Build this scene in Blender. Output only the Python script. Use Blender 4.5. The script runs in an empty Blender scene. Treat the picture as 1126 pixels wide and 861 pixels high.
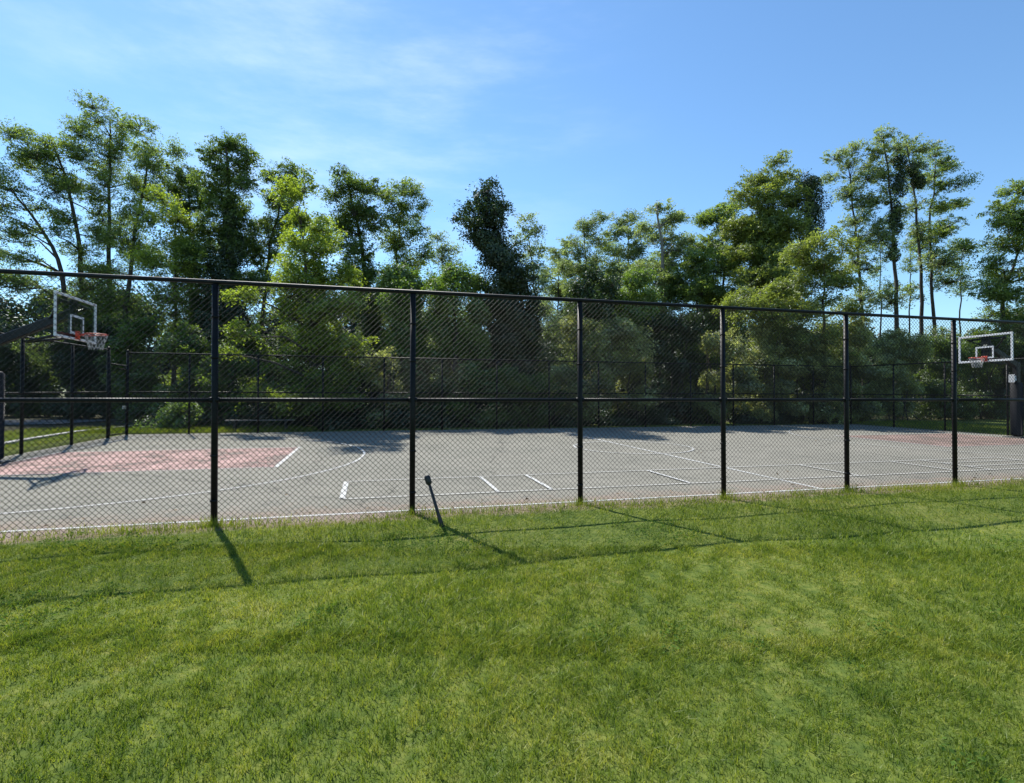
import bpy, math, random
import numpy as np
rng = np.random.default_rng(7)
random.seed(7)
scene = bpy.context.scene
COL = scene.collection
# ------------------------------------------------------------------ frame of reference
F, CX, HY, EYE = 590.0, 563.0, 439.0, 1.6      # focal length (px), centre x, horizon y of the photograph; eye height
CA, SA = 0.9669, 0.2552                        # court axes: u along the near fence, v away from it
def uv(u, v, z=0.0):
    return np.array((u*CA - v*SA, u*SA + v*CA, z))
def to_uv(x, y):
    return x*CA + y*SA, -x*SA + y*CA
def zc(v):
    return 0.01 + (min(max(v, 7.28), 23.2) - 7.28)*0.018
def pt(px, py, d):                             # a direction in the picture and a real distance -> world point
    return np.array(((px - CX)/F*d, d, EYE + (HY - py)/F*d))
def fence_d(px):                               # distance of the far fence line in that direction
    return 22.8/(CA - SA*(px - CX)/F)
U0, U1, V0, V1, SP = -8.68, 24.49, 7.28, 22.8, 2.394
# ------------------------------------------------------------------ helpers
def tag(o, label=None, cat=None, group=None, kind=None):
    if label: o['label'] = label
    if cat: o['category'] = cat
    if group: o['group'] = group
    if kind: o['kind'] = kind
    return o
def empty(name, loc, label=None, cat=None, group=None):
    o = bpy.data.objects.new(name, None); COL.objects.link(o)
    o.location = loc; o.empty_display_size = 0.2
    return tag(o, label, cat, group)
class MB:
    """collects verts / faces in world coordinates; build() links them as ONE mesh object"""
    def __init__(s): s.v, s.q, s.t, s.n, s.a = [], [], [], 0, []
    def add(s, v, q=None, t=None, a=None):
        v = np.asarray(v, float).reshape(-1, 3)
        if q is not None and len(q): s.q.append(np.asarray(q, int).reshape(-1, 4) + s.n)
        if t is not None and len(t): s.t.append(np.asarray(t, int).reshape(-1, 3) + s.n)
        s.v.append(v); s.n += len(v)
        s.a.append(np.full(len(v), .5) if a is None else np.asarray(a, float))
        return s
    def box(s, c, size, ax=None, bev=0.0):
        c = np.asarray(c, float); h = np.asarray(size, float)/2
        A = np.eye(3) if ax is None else np.asarray(ax, float)
        if bev <= 0:
            P = [(i, j, k) for i in (-1, 1) for j in (-1, 1) for k in (-1, 1)]
            V = [c + A[0]*p[0]*h[0] + A[1]*p[1]*h[1] + A[2]*p[2]*h[2] for p in P]
            return s.add(V, [(0,1,3,2),(4,6,7,5),(0,4,5,1),(2,3,7,6),(0,2,6,4),(1,5,7,3)])
        b = min(bev, *(h*.95)); V = []; idx = {}
        for i in (-1, 1):
            for j in (-1, 1):
                for k in (-1, 1):
                    for m in range(3):
                        q = [h[0]-b, h[1]-b, h[2]-b]; q[m] = h[m]
                        idx[(i,j,k,m)] = len(V)
                        V.append(c + A[0]*i*q[0] + A[1]*j*q[1] + A[2]*k*q[2])
        Q, T = [], []
        for m in range(3):
            a, b2 = [x for x in range(3) if x != m]
            for sgn in (-1, 1):
                f = []
                for (x, y) in ((-1,-1),(1,-1),(1,1),(-1,1)):
                    k = [0,0,0]; k[m] = sgn; k[a] = x; k[b2] = y
                    f.append(idx[(*k, m)])
                Q.append(f)
        for m in range(3):                      # bevelled edges run along axis m
            a, b2 = [x for x in range(3) if x != m]
            for x in (-1, 1):
                for y in (-1, 1):
                    k0 = [0,0,0]; k0[a] = x; k0[b2] = y; k1 = list(k0); k0[m] = -1; k1[m] = 1
                    Q.append([idx[(*k0,a)], idx[(*k1,a)], idx[(*k1,b2)], idx[(*k0,b2)]])
        for i in (-1,1):
            for j in (-1,1):
                for k in (-1,1): T.append([idx[(i,j,k,m)] for m in range(3)])
        return s.add(V, Q, T)
    def tube(s, pts, rad, n=8, cap=True, a=None):
        P = np.asarray(pts, float); R = np.broadcast_to(np.asarray(rad, float), (len(P),))
        V = []; ref = None
        for i in range(len(P)):
            t = P[min(i+1, len(P)-1)] - P[max(i-1, 0)]; t = t/(np.linalg.norm(t) + 1e-9)
            if ref is None:
                ref = np.array((1., 0, 0)) if abs(t[0]) < .8 else np.array((0, 1., 0))
            x = ref - t*ref.dot(t); x /= np.linalg.norm(x) + 1e-9; y = np.cross(t, x); ref = x
            for k in range(n):
                an = 2*math.pi*k/n; V.append(P[i] + R[i]*(x*math.cos(an) + y*math.sin(an)))
        Q = [(i*n + k, i*n + (k+1) % n, (i+1)*n + (k+1) % n, (i+1)*n + k) for i in range(len(P)-1) for k in range(n)]
        T = []
        if cap:
            V += [P[0], P[-1]]; a0, a1 = len(P)*n, len(P)*n + 1
            for k in range(n):
                T.append((a0, (k+1) % n, k)); b = (len(P)-1)*n; T.append((a1, b + k, b + (k+1) % n))
        return s.add(V, Q, T, None if a is None else np.full(len(V), a))
    def segs(s, p0, p1, r0, r1, n=3):
        """many thin prisms at once"""
        p0, p1 = np.asarray(p0, float), np.asarray(p1, float); N = len(p0)
        if N == 0: return s
        t = p1 - p0; t /= np.linalg.norm(t, axis=1, keepdims=True) + 1e-9
        ref = np.where(np.abs(t[:, 2:3]) < .9, np.array([[0, 0, 1.]]), np.array([[1., 0, 0]]))
        x = np.cross(t, ref); x /= np.linalg.norm(x, axis=1, keepdims=True) + 1e-9; y = np.cross(t, x)
        V = np.zeros((N, 2*n, 3)); r0 = np.broadcast_to(r0, (N,))[:, None]; r1 = np.broadcast_to(r1, (N,))[:, None]
        for k in range(n):
            c, sn = math.cos(2*math.pi*k/n), math.sin(2*math.pi*k/n)
            V[:, k] = p0 + (x*c + y*sn)*r0; V[:, n + k] = p1 + (x*c + y*sn)*r1
        f = np.array([(k, (k+1) % n, n + (k+1) % n, n + k) for k in range(n)])
        Q = (np.arange(N)[:, None, None]*2*n + f[None]).reshape(-1, 4)
        return s.add(V.reshape(-1, 3), Q)
    def build(s, name, mat, parent=None, smooth=False, attr=False):
        V = np.concatenate(s.v)
        if parent is not None: V = V - np.array(parent['_w'] if '_w' in parent else world_loc(parent))
        nq = sum(map(len, s.q)); nt = sum(map(len, s.t))
        Q = np.concatenate(s.q).ravel() if nq else np.zeros(0, int)
        T = np.concatenate(s.t).ravel() if nt else np.zeros(0, int)
        me = bpy.data.meshes.new(name)
        me.vertices.add(len(V)); me.vertices.foreach_set('co', V.astype(np.float32).ravel())
        me.loops.add(len(Q) + len(T)); me.loops.foreach_set('vertex_index', np.concatenate((Q, T)).astype(np.int32))
        me.polygons.add(nq + nt)
        me.polygons.foreach_set('loop_start', np.concatenate((np.arange(nq)*4, nq*4 + np.arange(nt)*3)).astype(np.int32))
        me.polygons.foreach_set('use_smooth', np.full(nq + nt, bool(smooth)))
        if attr:
            at = me.attributes.new('tint', 'FLOAT', 'POINT'); at.data.foreach_set('value', np.concatenate(s.a).astype(np.float32))
        me.update(calc_edges=True)
        me.materials.append(mat)
        o = bpy.data.objects.new(name, me); COL.objects.link(o)
        if parent is not None: o.parent = parent
        return o
def world_loc(o):
    l = np.array(o.location)
    while o.parent: o = o.parent; l = l + np.array(o.location)
    return l
# ------------------------------------------------------------------ materials
def new_mat(name):
    m = bpy.data.materials.new(name); m.use_nodes = True
    nt = m.node_tree; b = nt.nodes['Principled BSDF']; return m, nt, b
def N(nt, typ, **kw):
    n = nt.nodes.new(typ)
    for k, v in kw.items():
        if k in n.inputs: n.inputs[k].default_value = v
        else: setattr(n, k, v)
    return n
def noise(nt, co, scale, detail=4, rough=.55):
    n = N(nt, 'ShaderNodeTexNoise'); n.inputs['Scale'].default_value = scale
    n.inputs['Detail'].default_value = detail; n.inputs['Roughness'].default_value = rough
    nt.links.new(co, n.inputs['Vector']); return n.outputs['Fac']
def ramp(nt, fac, stops):
    r = N(nt, 'ShaderNodeValToRGB'); e = r.color_ramp.elements
    while len(e) < len(stops): e.new(.5)
    for i, (p, c) in enumerate(stops):
        e[i].position = p; e[i].color = (*c, 1) if len(c) == 3 else c
    nt.links.new(fac, r.inputs['Fac']); return r.outputs['Color']
def mixc(nt, fac, a, b, blend='MIX'):
    m = N(nt, 'ShaderNodeMix', data_type='RGBA', blend_type=blend)
    for s, v in ((m.inputs[0], fac), (m.inputs[6], a), (m.inputs[7], b)):
        if isinstance(v, (int, float)): s.default_value = v
        elif isinstance(v, tuple): s.default_value = (*v, 1) if len(v) == 3 else v
        else: nt.links.new(v, s)
    return m.outputs[2]
def mth(nt, op, a, b=0.0, c=None):
    m = N(nt, 'ShaderNodeMath', operation=op)
    for s, v in zip(m.inputs, (a, b, c)):
        if v is None: continue
        if isinstance(v, (int, float)): s.default_value = v
        else: nt.links.new(v, s)
    return m.outputs[0]
def pos(nt): return N(nt, 'ShaderNodeNewGeometry').outputs['Position']
def objco(nt): return N(nt, 'ShaderNodeTexCoord').outputs['Object']
def bump(nt, b, h, strength, dist=.01):
    n = N(nt, 'ShaderNodeBump'); n.inputs['Strength'].default_value = strength; n.inputs['Distance'].default_value = dist
    nt.links.new(h, n.inputs['Height']); nt.links.new(n.outputs[0], b.inputs['Normal'])
def plain(name, c, rough=.5, metal=0., var=.15, sc=20, spec=.5):
    m, nt, b = new_mat(name); f = noise(nt, objco(nt), sc)
    lo = tuple(x*(1-var) for x in c); hi = tuple(min(1, x*(1+var)) for x in c)
    nt.links.new(ramp(nt, f, [(.3, lo), (.7, hi)]), b.inputs['Base Color'])
    b.inputs['Roughness'].default_value = rough; b.inputs['Metallic'].default_value = metal
    b.inputs['Specular IOR Level'].default_value = spec
    return m
M = {}
M['vinyl'] = plain('black_vinyl', (.007, .007, .0075), .5, var=.4, sc=9, spec=.18)
M['wire'] = plain('black_wire', (.012, .012, .012), .6, spec=.15)
M['pole'] = plain('black_paint', (.013, .0135, .015), .45, var=.3, spec=.3)
M['pad'] = plain('black_pad', (.014, .014, .016), .6, var=.25, sc=6, spec=.2)
M['white_metal'] = plain('white_paint', (.62, .64, .66), .45, var=.1)
M['rim'] = plain('red_orange_paint', (.55, .08, .045), .4)
M['cord'] = plain('net_cord', (.42, .42, .41), .8)
M['sticker'] = plain('pale_sticker', (.5, .52, .54), .5, sc=60, var=.3)
M['rust'] = plain('dark_iron', (.022, .021, .02), .6, var=.5, sc=30)
M['bench'] = plain('weathered_plank', (.16, .15, .14), .7, var=.3, sc=12)
def glass():
    m, nt, b = new_mat('backboard_glass')
    t = N(nt, 'ShaderNodeBsdfTransparent'); t.inputs[0].default_value = (.9, .93, .92, 1)
    g = N(nt, 'ShaderNodeBsdfGlossy'); g.inputs['Roughness'].default_value = .03
    fr = N(nt, 'ShaderNodeFresnel'); fr.inputs[0].default_value = 1.45
    mx = N(nt, 'ShaderNodeMixShader'); nt.links.new(mth(nt, 'MULTIPLY', fr.outputs[0], .22), mx.inputs[0])
    nt.links.new(t.outputs[0], mx.inputs[1]); nt.links.new(g.outputs[0], mx.inputs[2])
    nt.links.new(mx.outputs[0], nt.nodes['Material Output'].inputs[0]); return m
M['glass'] = glass()
def bark(name, c):
    m, nt, b = new_mat(name); co = objco(nt)
    mp = N(nt, 'ShaderNodeMapping'); mp.inputs['Scale'].default_value = (9, 9, 1.6); nt.links.new(co, mp.inputs[0])
    f = noise(nt, mp.outputs[0], 2.2, 6, .7)
    nt.links.new(ramp(nt, f, [(.3, tuple(x*.45 for x in c)), (.68, tuple(x*1.35 for x in c))]), b.inputs['Base Color'])
    b.inputs['Roughness'].default_value = .9; bump(nt, b, f, .8, .03); return m
M['bark'] = bark('grey_brown_bark', (.06, .05, .04))
M['bark_pale'] = bark('pale_bark', (.2, .18, .155))
def leaf(name, lo, hi, trans, tfac=.42, gl=.05):
    m, nt, b = new_mat(name)
    at = N(nt, 'ShaderNodeAttribute', attribute_name='tint')
    big = noise(nt, pos(nt), .55, 2)
    f = mth(nt, 'ADD', mth(nt, 'MULTIPLY', at.outputs['Fac'], .75), mth(nt, 'MULTIPLY', big, .35))
    c = ramp(nt, f, [(.12, lo), (.85, hi)])
    d = N(nt, 'ShaderNodeBsdfDiffuse'); nt.links.new(c, d.inputs[0])
    t = N(nt, 'ShaderNodeBsdfTranslucent'); nt.links.new(mixc(nt, 1.0, c, trans, 'MULTIPLY'), t.inputs[0])
    g = N(nt, 'ShaderNodeBsdfGlossy'); g.inputs['Roughness'].default_value = .45; g.inputs[0].default_value = (.9, .95, 1, 1)
    m1 = N(nt, 'ShaderNodeMixShader'); m1.inputs[0].default_value = tfac
    nt.links.new(d.outputs[0], m1.inputs[1]); nt.links.new(t.outputs[0], m1.inputs[2])
    m2 = N(nt, 'ShaderNodeMixShader'); m2.inputs[0].default_value = gl
    nt.links.new(m1.outputs[0], m2.inputs[1]); nt.links.new(g.outputs[0], m2.inputs[2])
    nt.links.new(m2.outputs[0], nt.nodes['Material Output'].inputs[0]); return m
M['locust'] = leaf('locust_leaves', (.07, .105, .03), (.235, .295, .085), (1.5, 1.65, .7), .5)
M['grey_leaf'] = leaf('grey_green_leaves', (.1, .135, .057), (.28, .335, .145), (1.4, 1.5, .8), .5)
M['yellow_leaf'] = leaf('yellow_green_leaves', (.1, .145, .026), (.26, .33, .065), (1.6, 1.65, .55), .5)
M['mid_leaf'] = leaf('mid_green_leaves', (.045, .078, .02), (.16, .215, .055), (1.5, 1.65, .6), .47)
M['olive_leaf'] = leaf('olive_leaves', (.085, .115, .032), (.26, .31, .09), (1.45, 1.5, .6), .48)
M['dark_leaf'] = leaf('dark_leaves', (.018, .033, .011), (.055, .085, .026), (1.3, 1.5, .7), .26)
M['hedge_leaf'] = leaf('grey_olive_leaves', (.1, .118, .05), (.42, .45, .2), (1.35, 1.38, .72), .5)
M['ivy'] = leaf('ivy_leaves', (.014, .027, .01), (.05, .078, .022), (1.3, 1.5, .6), .24, .05)
M['vine'] = leaf('vine_leaves', (.07, .12, .027), (.19, .26, .06), (1.4, 1.6, .55), .42)
# ------------------------------------------------------------------ ground
def ground_z(u, v):
    """height of the open ground (arrays)"""
    u = np.asarray(u, float); v = np.asarray(v, float)
    base = .01 + (np.clip(v, 7.28, 23.2) - 7.28)*.018
    lawn = .075 - .075*np.clip((5.6 - v)/3.5, 0, 1) + .012*np.sin(u*1.3 + .7*v) + .01*np.sin(v*2.1 - .6*u) + .008*np.sin(u*3.1 + 1.7*v)
    lawn = np.where(v < -2, lawn*np.clip(1 + (v+2)/6, 0, 1), lawn)
    inside = (u > U0 - .15) & (u < U1 + .15) & (v > 7.14) & (v < 22.98)
    out = base + .03*np.sin(u*.5)*np.sin(v*.37) + .02
    z = np.where(v <= 7.14, lawn, out)
    return np.where(inside, base - .07, z)
def gz(x, y):
    u, v = to_uv(x, y); return float(ground_z(u, v))
us = np.unique(np.round(np.concatenate((np.linspace(-420, -30, 14), np.arange(-30, -9.3, .8), [U0-.151, U0-.149], np.arange(-8.5, 24.4, .3), [U1+.149, U1+.151], np.arange(25, 50, .8), np.linspace(52, 420, 14))), 4))
vs = np.unique(np.round(np.concatenate((np.linspace(-300, -6, 10), np.arange(-5.5, 7.0, .25), [7.139, 7.141], np.arange(7.6, 22.9, 1.5), [22.979, 22.981], np.arange(23.4, 60, 1.), np.linspace(62, 520, 14))), 4))
UU, VV = np.meshgrid(us, vs, indexing='ij'); ZZ = ground_z(UU, VV)
g = MB(); nu, nv = UU.shape
ii, jj = np.meshgrid(np.arange(nu-1), np.arange(nv-1), indexing='ij'); k = ii*nv + jj
g.add(np.stack((UU*CA - VV*SA, UU*SA + VV*CA, ZZ), -1).reshape(-1, 3), np.stack((k, k+nv, k+nv+1, k+1), -1).reshape(-1, 4))
def uvnodes(nt):
    p = N(nt, 'ShaderNodeSeparateXYZ'); nt.links.new(pos(nt), p.inputs[0])
    u = mth(nt, 'ADD', mth(nt, 'MULTIPLY', p.outputs[0], CA), mth(nt, 'MULTIPLY', p.outputs[1], SA))
    v = mth(nt, 'ADD', mth(nt, 'MULTIPLY', p.outputs[0], -SA), mth(nt, 'MULTIPLY', p.outputs[1], CA))
    return u, v
def step(nt, x, a, b):
    m = N(nt, 'ShaderNodeMapRange', interpolation_type='SMOOTHSTEP'); nt.links.new(x, m.inputs[0])
    m.inputs[1].default_value = a; m.inputs[2].default_value = b; return m.outputs[0]
def lawn_colour(nt):
    p = pos(nt)
    a = noise(nt, p, .6, 3); b = noise(nt, p, 3.6, 5, .7); c = noise(nt, p, .3, 3); e = noise(nt, p, 15, 3, .6)
    base = ramp(nt, mth(nt, 'ADD', mth(nt, 'ADD', mth(nt, 'MULTIPLY', a, .26), mth(nt, 'MULTIPLY', b, .34)), mth(nt, 'MULTIPLY', e, .4)),
                [(.39, (.066, .122, .02)), (.5, (.16, .216, .036)), (.61, (.285, .31, .07))])
    dry = mth(nt, 'MULTIPLY', step(nt, c, .5, .66), step(nt, b, .46, .66))
    return base, dry
def ground_mat():
    m, nt, b = new_mat('ground_soil_and_turf'); p = pos(nt); u, v = uvnodes(nt)
    base, dry = lawn_colour(nt)
    lawn = mixc(nt, .5, base, (.04, .05, .015))
    lawn = mixc(nt, mth(nt, 'MULTIPLY', dry, .6), lawn, (.2, .17, .085))
    n1 = noise(nt, p, 1.1, 6, .7); n2 = noise(nt, p, 9, 4)
    litter = ramp(nt, mth(nt, 'ADD', mth(nt, 'MULTIPLY', n1, .6), mth(nt, 'MULTIPLY', n2, .4)),
                  [(.36, (.03, .03, .016)), (.52, (.06, .055, .03)), (.66, (.075, .09, .03))])
    back = step(nt, mth(nt, 'ADD', v, mth(nt, 'MULTIPLY', n1, 3.0)), 26.3, 28.5)
    dirt = ramp(nt, n2, [(.35, (.13, .1, .065)), (.65, (.24, .2, .14))])
    near = mth(nt, 'MULTIPLY', mth(nt, 'MULTIPLY', step(nt, mth(nt, 'ADD', v, mth(nt, 'MULTIPLY', n1, .5)), 7.0, 7.3), step(nt, v, 7.7, 7.5)), mth(nt, 'MULTIPLY', step(nt, u, -9.6, -9.2), step(nt, u, 25.2, 24.7)))
    c = mixc(nt, back, lawn, litter); c = mixc(nt, near, c, dirt)
    nt.links.new(c, b.inputs['Base Color']); b.inputs['Roughness'].default_value = 1; b.inputs['Specular IOR Level'].default_value = .1
    bump(nt, b, n2, .6, .03); return m
g.build('ground', ground_mat(), smooth=True)['kind'] = 'structure'
# ------------------------------------------------------------------ court
def court_mat():
    m, nt, b = new_mat('worn_acrylic_court'); p = pos(nt); u, v = uvnodes(nt)
    a = noise(nt, p, .28, 4, .6); f = noise(nt, p, 55, 3, .7); mid = noise(nt, p, 2.6, 5, .65)
    c = ramp(nt, a, [(.36, (.188, .183, .145)), (.5, (.248, .238, .188)), (.64, (.292, .272, .218))])
    c = mixc(nt, .55, c, ramp(nt, mid, [(.3, (.155, .152, .127)), (.7, (.3, .285, .242))]))
    c = mixc(nt, .35, c, ramp(nt, f, [(.3, (.1, .1, .09)), (.7, (.29, .285, .255))]))
    # pinkish dust and grit that collects along the near fence and at the far right end
    dust = mth(nt, 'MULTIPLY', step(nt, mth(nt, 'SUBTRACT', v, mth(nt, 'MULTIPLY', mid, 2.4)), 7.4, 6.3), .7)
    c = mixc(nt, dust, c, (.25, .19, .15))
    stain = step(nt, noise(nt, p, .9, 5, .7), .58, .7)
    c = mixc(nt, mth(nt, 'MULTIPLY', stain, .55), c, (.125, .125, .112))
    vo = N(nt, 'ShaderNodeTexVoronoi', feature='DISTANCE_TO_EDGE'); vo.inputs['Scale'].default_value = .16
    wp = N(nt, 'ShaderNodeVectorMath', operation='ADD'); nz = N(nt, 'ShaderNodeTexNoise'); nz.inputs['Scale'].default_value = 1.6; nz.inputs['Detail'].default_value = 5
    nt.links.new(p, nz.inputs['Vector']); sc = N(nt, 'ShaderNodeVectorMath', operation='SCALE'); sc.inputs['Scale'].default_value = .6
    nt.links.new(nz.outputs['Color'], sc.inputs[0]); nt.links.new(p, wp.inputs[0]); nt.links.new(sc.outputs[0], wp.inputs[1]); nt.links.new(wp.outputs[0], vo.inputs['Vector'])
    crack = mth(nt, 'MULTIPLY', step(nt, vo.outputs['Distance'], .0035, .001), .5)
    c = mixc(nt, crack, c, (.045, .045, .042))
    nt.links.new(c, b.inputs['Base Color']); b.inputs['Roughness'].default_value = 1; b.inputs['Specular IOR Level'].default_value = 0
    bump(nt, b, f, .15, .002); return m
def sheet(mb, quad, h):
    """quad of (u,v) on the sloping court, h above it"""
    mb.add([uv(u, v, zc(v) + h) for u, v in quad], [(0, 1, 2, 3)])
cb = MB(); q = ((U0-.15, 7.14), (U1+.15, 7.14), (U1+.15, 22.98), (U0-.15, 22.98))
cb.add([uv(u, v, zc(v)) for u, v in q] + [uv(u, v, zc(v) - .12) for u, v in q],
       [(0,1,2,3), (7,6,5,4), (0,4,5,1), (1,5,6,2), (2,6,7,3), (3,7,4,0)])
cb.build('court_floor', court_mat())['kind'] = 'structure'
def paint(name, c, wear_lo, wear_hi, sc=7):
    m, nt, b = new_mat(name); p = pos(nt); n = noise(nt, p, sc, 6, .75); n2 = noise(nt, p, .8, 4)
    f = mth(nt, 'ADD', mth(nt, 'MULTIPLY', n, .6), mth(nt, 'MULTIPLY', n2, .4))
    nt.links.new(ramp(nt, n2, [(.3, tuple(x*.85 for x in c)), (.7, tuple(min(1, x*1.1) for x in c))]), b.inputs['Base Color'])
    b.inputs['Roughness'].default_value = .75
    b.inputs['Specular IOR Level'].default_value = .1; nt.links.new(step(nt, f, wear_lo, wear_hi), b.inputs['Alpha']); return m
key_m = paint('faded_red_court_paint', (.38, .245, .22), .28, .64, 5)
line_m = paint('worn_white_line_paint', (.48, .48, .455), .08, .46, 9)
dim_m = paint('faded_line_paint', (.44, .435, .405), .12, .52, 9)
key_brown = paint('worn_brown_red_court_paint', (.27, .195, .165), .3, .6, 4)
for (a, b_, km) in ((-7.95, -2.06, key_m), (17.36, 23.29, key_brown)):
    kb = MB(); sheet(kb, ((a, 12.72), (b_, 12.72), (b_, 16.88), (a, 16.88)), .004)
    kb.build('court_key_paint', km)['kind'] = 'structure'
lb, fb = MB(), MB()
def stripe(mb, p, q, w=.06, h=.008):
    p, q = np.array(p, float), np.array(q, float); t = (q - p)/np.linalg.norm(q - p); n = np.array((-t[1], t[0]))*w/2
    sheet(mb, (p - n, q - n, q + n, p + n), h)
def arc(mb, c, r, a0, a1, w=.06, h=.008, n=40):
    A = np.linspace(math.radians(a0), math.radians(a1), n + 1)
    for a, b_ in zip(A[:-1], A[1:]):
        qd = [(c[0] + rr*math.cos(x), c[1] + rr*math.sin(x)) for rr, x in ((r-w/2, a), (r+w/2, a), (r+w/2, b_), (r-w/2, b_))]
        sheet(mb, qd, h)
VM = 14.8; UM = 7.67
stripe(lb, (-8.6, 7.75), (24.2, 7.75), .07, .008)                       # near sideline
stripe(fb, (-7.97, 22.25), (23.31, 22.25), .06, .008)
stripe(lb, (UM, 7.79), (UM, 22.2), .08, .010)                            # half-court line
for s, ub in ((1, -7.97), (-1, 23.31)):
    stripe(fb, (ub, 7.8), (ub, 22.2), .06, .010)
    uf = ub + s*5.97
    stripe(lb, (uf, VM - 2.12), (uf, VM + 2.12), .09, .012)              # free-throw line
    for vv in (VM - 2.1, VM + 2.1): stripe(fb, (ub + s*.05, vv), (uf - s*.05, vv), .05, .010)
    cu = ub + s*1.67
    a0 = 75.3
    if s > 0: arc(lb, (cu, VM), 6.15, -a0, a0, .06, .014)
    else: arc(fb, (cu, VM), 6.15, 180 - a0, 180 + a0, .06, .014)
    uc = cu + s*6.15*math.cos(math.radians(a0)); dv = 6.15*math.sin(math.radians(a0))
    for sv in (-1, 1): stripe(lb if s > 0 else fb, (ub + s*.04, VM + sv*dv), (uc, VM + sv*dv), .06, .012)
arc(lb, (UM, VM), 1.75, 0, 360, .06, .016, 48)
for vv in (8.75, 10.38): stripe(fb, (-.4, vv), (15.8, vv), .05, .018)   # painted games strip in front of the basketball lines
for uu, big in ((-.42, 1), (2.08, 1), (3.02, 1), (5.72, 1), (9.6, 0), (12.3, 0), (13.26, 0), (15.8, 0)):
    stripe(lb if big else fb, (uu, 8.79), (uu, 10.34), .09 if uu < 0 else .07, .022)
for vv in (9.3, 9.85): stripe(fb, (13.3, vv), (15.76, vv), .05, .018)
lb.build('court_line_paint', line_m)['kind'] = 'structure'
fb.build('court_faded_line_paint', dim_m)['kind'] = 'structure'
# pale edging and road west of the court
def conc(name, c): return plain(name, c, .9, var=.2, sc=3, spec=.2)
pb = MB(); P = [uv(-10.35, 18.5), uv(-10.5, 20.5), uv(-10.8, 24), uv(-10.9, 29)]
for a, b_ in zip(P[:-1], P[1:]):
    t = (b_ - a)/np.linalg.norm(b_ - a); n = np.array((-t[1], t[0], 0))*.13
    V = []
    for z in (-.05, .07):
        for p_ in (a - n, b_ - n, b_ + n, a + n): V.append((p_[0], p_[1], gz(p_[0], p_[1]) + z))
    pb.add(V, [(4,5,6,7), (0,1,5,4), (2,3,7,6), (0,4,7,3), (1,2,6,5)])
pb.build('concrete_kerb', conc('pale_concrete', (.42, .41, .38)))['kind'] = 'structure'
rb = MB()
for (u0, u1) in [(-60 + 5*i, -55 + 5*i) for i in range(9)]:
    for (v0, v1) in ((31.2, 35), (35, 38.5)):
        rb.add([uv(u, v, float(ground_z(u, v)) + .045) for u, v in ((u0, v0), (u1, v0), (u1, v1), (u0, v1))], [(0,1,2,3)])
rb.build('asphalt_road', conc('old_asphalt', (.13, .13, .13)))['kind'] = 'structure'
# ------------------------------------------------------------------ chain-link fences
def chain(mb, p0, p1, z0, z1, h, W, r):
    """woven zig-zag wires between two points; z0, z1: ground heights"""
    p0, p1 = np.asarray(p0, float), np.asarray(p1, float); L = np.linalg.norm(p1 - p0); t = (p1 - p0)/L
    nrm = np.array((-t[1], t[0])); ns = int(L/(W/2)); nk = int(h/(W/2))
    I, K = np.meshgrid(np.arange(ns), np.arange(nk + 1), indexing='ij')
    side = ((I + K) % 2)
    S = (I + side)*W/2; off = (side*2 - 1)*r*.8
    sag = .012*np.sin(S*1.7) + .008*np.sin(S*.6 + K*.02)
    X = p0[0] + t[0]*S + nrm[0]*(off + sag); Y = p0[1] + t[1]*S + nrm[1]*(off + sag)
    Z = z0 + (z1 - z0)*S/L + .03 + K*W/2*(h - .06)/(nk*W/2)
    A = np.stack((X, Y, Z), -1)
    mb.segs(A[:, :-1].reshape(-1, 3), A[:, 1:].reshape(-1, 3), r, r, 3)
H = 3.03
def fence(name, label, A, B, ts, W, r, pr, group, zA, zB, corner=(True, True), bot=0.0):
    A, B = np.asarray(A[:2]), np.asarray(B[:2]); L = np.linalg.norm(B - A); t = (B - A)/L
    root = empty(name, (*((A + B)/2), min(zA, zB)), label, 'fence', group)
    def P(s, z): return np.array((*(A + t*s), zA + (zB - zA)*s/L + z))
    for s in ts:
        m = MB(); c = s < .01 or s > L - .01; rr = pr*1.25 if c else pr
        ln = np.array((rng.normal()*.006, rng.normal()*.01, 0)); m.tube([P(s, -.15) + ln, P(s, H + (.06 if c else -.03))], rr, 12)
        for z in (.35, .9, 2.1, 2.6): m.tube([P(s, z - .012), P(s, z + .012)], rr + .006, 12)
        if c: m.tube([P(s, H + .055), P(s, H + .085), P(s, H + .11)], [rr*1.12, rr*.95, rr*.3], 12)
        m.build('post', M['vinyl'], root, True)
    n = MB(); n.tube([P(.02, H), P(L - .02, H)], .027, 8); n.build('top_rail', M['vinyl'], root, True)
    n = MB()
    ss = list(ts)
    for a, b_ in zip(ss[:-1], ss[1:]):
        n.tube([P(a + pr*.8, 1.58), P(b_ - pr*.8, 1.58)], .026, 8)
        for e in (a + pr, b_ - pr): n.tube([P(e - .02, 1.58), P(e + .02, 1.58)], .036, 8)
    n.build('middle_rail', M['vinyl'], root, True)
    n = MB(); chain(n, A + t*.0, B, zA, zB, H, W, r)
    d = n.build('wire_mesh', M['wire'], root)
    return root
gF = 'black chain-link fences around the court'
seq = [0.] + [-1.845 + SP*i - U0 for i in range(-2, 11)] + [U1 - U0]
fence('chain_link_fence', 'tall black chain-link fence in front, standing between the lawn and the court', uv(U0, V0), uv(U1, V0), seq, .07, .0028, .038, gF, zc(V0), zc(V0))
fence('chain_link_fence', 'black chain-link fence along the far side of the court before the shrubs', uv(U0, V1), uv(U1, V1), seq, .076, .003, .036, gF, zc(V1), zc(V1))
vl = [22.8 - 1.5, 19.0, 16.6, 14.2, 11.8, 9.5, 7.28]
fence('chain_link_fence', 'black chain-link fence behind the left hoop, beside the grass strip', uv(U0, vl[0]), uv(U0, V0), [vl[0] - x for x in vl], .076, .003, .042, gF, zc(vl[0]), zc(V0))
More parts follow.
